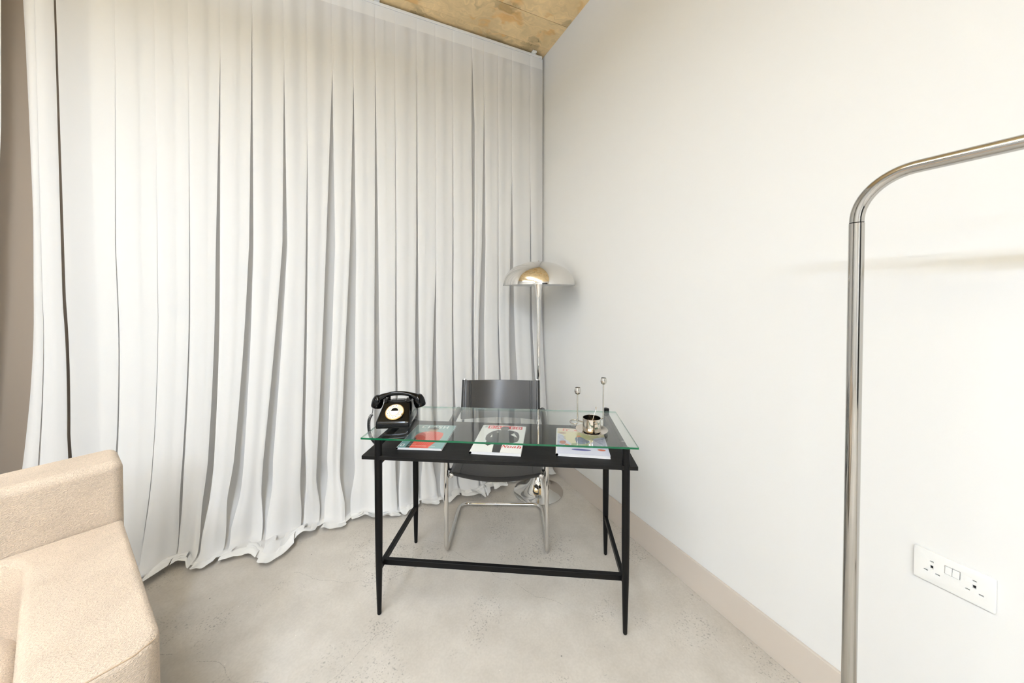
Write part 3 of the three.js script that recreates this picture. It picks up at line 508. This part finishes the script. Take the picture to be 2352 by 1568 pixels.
{
  const base = onDesk(0.40, 0.05, GLASS), t = thing('candle_holder', 'bent steel rod candle holder with two tulip cups, behind the cup', 'candle holder', base, DESK_TURN);
  const q = (x, f, y) => [x - 0.40, y, -(f - 0.05)], r = 0.0032;
  const rod = spline([q(0.351, 0.0, 0.145), q(0.3505, 0.0, 0.06), q(0.3502, 0.0, 0.016), q(0.3485, -0.002, 0.006), q(0.338, -0.003, r), q(0.324, 0.012, r), q(0.318, 0.034, r), q(0.327, 0.052, r), q(0.347, 0.054, r), q(0.372, 0.034, r), q(0.396, 0.02, r), q(0.418, 0.028, r), q(0.424, 0.055, r), q(0.434, 0.085, r), q(0.452, 0.09, r), q(0.474, 0.082, r), q(0.4825, 0.083, 0.006), q(0.4845, 0.0843, 0.018), q(0.485, 0.0843, 0.1), q(0.486, 0.0843, 0.175)], 160);
  part('rod', sweep(rod, r, 12), M.brushed, t);
  const cup = () => lathe([[0.0001, 0], [0.006, 0.0006], [0.012, 0.005], [0.0152, 0.013], [0.0150, 0.021], [0.0128, 0.033], [0.0118, 0.033], [0.0136, 0.021], [0.0134, 0.012], [0.010, 0.007], [0.0001, 0.006]], 36);
  for (const [x, f, y] of [[0.351, 0.0, 0.143], [0.486, 0.0843, 0.172]]) { const p = q(x, f, y); part('candle_cup', cup().translate(...p), M.brushed, t); }
}

// ---------------------------------------------------------------- cantilever chair
{
  const t = thing('armchair', 'black leather cantilever armchair with chrome tube frame behind the desk', 'chair', P(-0.084, 0, 1.847), -1.33 * D2R);
  const x = 0.27, r = 0.0122, fl = r, armY = 0.655;
  const path = [[-x, armY, -0.40], [-x, armY, 0], [-x, fl, 0], [-x, fl, -0.44], [x, fl, -0.44], [x, fl, 0], [x, armY, 0], [x, armY, -0.40]];
  part('frame', sweep(filletPath(path, [0, 0.07, 0.045, 0.06, 0.06, 0.045, 0.07, 0], 14), r, 24), M.chrome, t);
  for (const s of [-1, 1]) {
    part('arm_pad', sweep([[s * x, armY, -0.39], [s * x, armY + 0.001, -0.25], [s * x, armY, -0.08]], 0.019, 20), M.leather, t);
    part('floor_glide', box(0.05, 0.006, 0.016, 0.002, s * 0.155, 0.003, -0.442), M.rubber, t);
    const bx = s * 0.24;
    part('seat_tube', sweep(filletPath([[bx, 0.436, 0.012], [bx, 0.418, -0.310], [bx * 1.0, 0.84, -0.451]], 0.06, 12), 0.0125, 20), M.chrome, t);
    part('tube_cap', lathe([[0.0001, 0.004], [0.010, 0.0032], [0.0138, 0], [0.0138, -0.006], [0.0001, -0.006]], 28).rotateX(Math.PI / 2).translate(bx, 0.4363, 0.017), M.chrome, t);
    part('seat_bracket', sweep(filletPath([[s * 0.245, 0.445, -0.03], [s * 0.262, 0.445, -0.03], [s * 0.262, 0.50, -0.012]], 0.008, 6), 0.006, 10), M.rubber, t);
  }
  // leather slings: wrapped round the side tubes, sagging between them
  const th = 0.0045;
  const seatY = (u, v) => 0.452 - 0.018 * v - 0.030 * Math.pow(Math.sin(Math.PI * u), 0.8);
  const sling = (nu, nv, f, g2) => mergeGeometries([gridGeo(nv, nu, (i, j) => f(j / (nu - 1), i / (nv - 1))), gridGeo(nv, nu, (i, j) => g2(1 - j / (nu - 1), i / (nv - 1))),
    ...[0, 1].map((e) => gridGeo(2, nu, (i, j) => (i ? g2 : f)(j / (nu - 1), e)))]);
  const wrap = (u) => { // across the sling: wraps a little down the outside of each tube
    const e = 0.06; if (u < e) return [-0.24 - 0.0165 * Math.sin((1 - u / e) * Math.PI / 2), -0.018 * (1 - Math.cos((1 - u / e) * Math.PI / 2))]; if (u > 1 - e) { const q = wrap(1 - u); return [-q[0], q[1]]; } return [mix(-0.24, 0.24, (u - e) / (1 - 2 * e)), 0]; };
  const seatF = (u, v, o = 0) => { const [xx, dy] = wrap(u), uu = clamp((xx + 0.24) / 0.48); return [xx, 0.4515 - 0.018 * v + dy - 0.026 * Math.pow(Math.sin(Math.PI * uu), 0.9) - o, mix(0.008, -0.29, v)]; };
  part('seat', sling(41, 8, (u, v) => seatF(u, v), (u, v) => seatF(u, v, th)), M.leather, t);
  // the front edge of the seat is turned under
  part('seat_front_edge', gridGeo(5, 41, (i, j) => { const q = seatF(j / 40, 0), k = i / 4, m = Math.sin(Math.PI * j / 40); return [q[0], q[1] - k * (0.020 + 0.012 * m), q[2] + 0.003 - 0.012 * k * k]; }), M.leather, t);
  for (const s of [-1, 1]) part('seat_seam', sweep([0, 0.25, 0.5, 0.75, 1].map((v) => { const q = seatF(0.5 + s * 0.36, v); return [q[0], q[1] + 0.0008, q[2]]; }), 0.0012, 6), M.rubber, t);
  const backZ = (y) => -0.372 - (y - 0.605) * 0.335, y0 = 0.605, y1 = 0.836;
  const backF = (u, v, o = 0) => { const [xx, dy] = wrap(u), uu = clamp((xx + 0.24) / 0.48), y = mix(y0, y1, v) - 0.006 * Math.sin(Math.PI * uu) * v; return [xx, y, backZ(y) + 0.0145 + dy - 0.045 * Math.pow(Math.sin(Math.PI * uu), 1.2) - o]; };
  part('backrest', sling(41, 10, (u, v) => backF(u, v), (u, v) => backF(u, v, th)), M.leather, t);
  for (const s of [-1, 1]) part('backrest_sleeve', sweep([[s * 0.24, y0 + 0.001, backZ(y0)], [s * 0.24, y1 - 0.002, backZ(y1)]], 0.0152, 20), M.leather, t);
  for (const s of [-1, 1]) for (const o of [0.352, 0.372]) part('backrest_seam', sweep([0.01, 0.25, 0.5, 0.75, 0.99].map((v) => { const q = backF(0.5 + s * o, v); return [q[0], q[1], q[2] + 0.0008]; }), 0.0013, 6), M.rubber, t);
}

// ---------------------------------------------------------------- floor lamp
{
  const t = thing('floor_lamp', 'chrome mushroom floor lamp in the corner behind the desk', 'floor lamp', P(0.188, 0, 2.462));
  part('base', lathe([[0.0001, 0.0005], [0.172, 0.0005], [0.176, 0.003], [0.174, 0.0065], [0.150, 0.0125], [0.115, 0.024], [0.082, 0.046], [0.058, 0.078], [0.040, 0.124], [0.028, 0.185], [0.0205, 0.27], [0.0165, 0.38], [0.0145, 0.50]], 96), M.chrome, t);
  part('stem', lathe([[0.0145, 0.50], [0.0130, 0.65], [0.0125, 0.95], [0.0130, 1.15], [0.0150, 1.27], [0.0190, 1.36], [0.0260, 1.43], [0.0380, 1.485], [0.0560, 1.525]], 64), M.chrome, t);
  const dome = []; const R = 0.2525, Hh = 0.168; for (let i = 0; i <= 40; i++) { const a = i / 40 * Math.PI / 2; dome.push([Math.max(0.0001, R * Math.pow(Math.sin(a), 0.94)), 1.466 + Hh * Math.pow(Math.cos(a), 0.96)]); }
  dome.reverse(); const inner = dome.map(([x, y]) => [Math.max(0.0001, x - 0.003), y - (y > 1.468 ? 0.003 : 0)]).reverse();
  part('shade', lathe([...dome, ...[]], 96), M.chrome, t);
  part('shade_lining', lathe(inner, 96), M.whitePlastic, t);
  part('finial', lathe([[0.0001, 1.641], [0.004, 1.640], [0.0065, 1.636], [0.007, 1.632]], 24), M.chrome, t);
}

// ---------------------------------------------------------------- clothes rack in front of the right wall
{
  const t = thing('clothes_rack', 'chrome tube clothes rack with rounded corner in front of the right wall', 'clothes rack', P(0.840, 0, 0.852), TURN_RIGHT);
  const L = 1.3, y = 1.668, r = 0.0145;   // local x runs towards the camera's right, along the wall
  part('top_bar', sweep(filletPath([[0, 1.565, 0], [0, y, 0], [L, y, 0], [L, 1.565, 0]], 0.10, 18), r - 0.0008, 28), M.rackChrome, t);
  for (const x of [0, L]) {
    part('post', sweep([[x, 0.02, 0], [x, 0.8, 0], [x, 1.563, 0]], r, 28), M.rackChrome, t);
    part('foot_bar', sweep([[x, 0.016, -0.22], [x, 0.016, 0.22]], r, 20), M.chrome, t);
  }
  part('lower_bar', sweep([[0, 0.10, 0], [L, 0.10, 0]], 0.010, 20), M.chrome, t);
}

// ---------------------------------------------------------------- socket
{
  const t = thing('wall_socket', 'white double wall socket with two switches on the right wall', 'socket', room(-WALL_R, 0.6325, 2.19), TURN_RIGHT);
  const W = 0.141, H = 0.0865, sh = new THREE.Shape(), rr = 0.005;
  sh.moveTo(-W / 2 + rr, -H / 2); sh.lineTo(W / 2 - rr, -H / 2); sh.quadraticCurveTo(W / 2, -H / 2, W / 2, -H / 2 + rr); sh.lineTo(W / 2, H / 2 - rr); sh.quadraticCurveTo(W / 2, H / 2, W / 2 - rr, H / 2); sh.lineTo(-W / 2 + rr, H / 2); sh.quadraticCurveTo(-W / 2, H / 2, -W / 2, H / 2 - rr); sh.lineTo(-W / 2, -H / 2 + rr); sh.quadraticCurveTo(-W / 2, -H / 2, -W / 2 + rr, -H / 2);
  const hole = (x, y, w, h) => { const p = new THREE.Path(); p.moveTo(x - w / 2, y - h / 2); p.lineTo(x - w / 2, y + h / 2); p.lineTo(x + w / 2, y + h / 2); p.lineTo(x + w / 2, y - h / 2); p.lineTo(x - w / 2, y - h / 2); sh.holes.push(p); };
  for (const s2 of [-1, 1]) { const cx = s2 * 0.0365; hole(cx, 0.0165, 0.006, 0.0028); hole(cx, 0.0015, 0.0052, 0.0085); hole(cx - 0.011, -0.0125, 0.0072, 0.003); hole(cx + 0.011, -0.0125, 0.0072, 0.003); }
  hole(0, 0.0125, 0.0262, 0.0212);
  const g = new THREE.ExtrudeGeometry(sh, { depth: 0.005, bevelEnabled: true, bevelThickness: 0.0018, bevelSize: 0.0018, bevelOffset: -0.0018, bevelSegments: 3 }).translate(0, 0, 0.0018);
  part('faceplate', toCreasedNormals(g, 0.5), M.whitePlastic, t);
  part('back_box', box(W - 0.012, H - 0.012, 0.002, 0, 0, 0, 0.002), M.hole, t);
  for (const s2 of [-1, 1]) { const k = part('switch_rocker', box(0.0122, 0.0196, 0.006, 0.001, 0, 0, 0), M.whitePlastic, t); k.position.set(s2 * 0.0064, 0.0125, 0.0072); k.rotation.x = -4 * D2R; }
}

renderer.render(scene, camera);
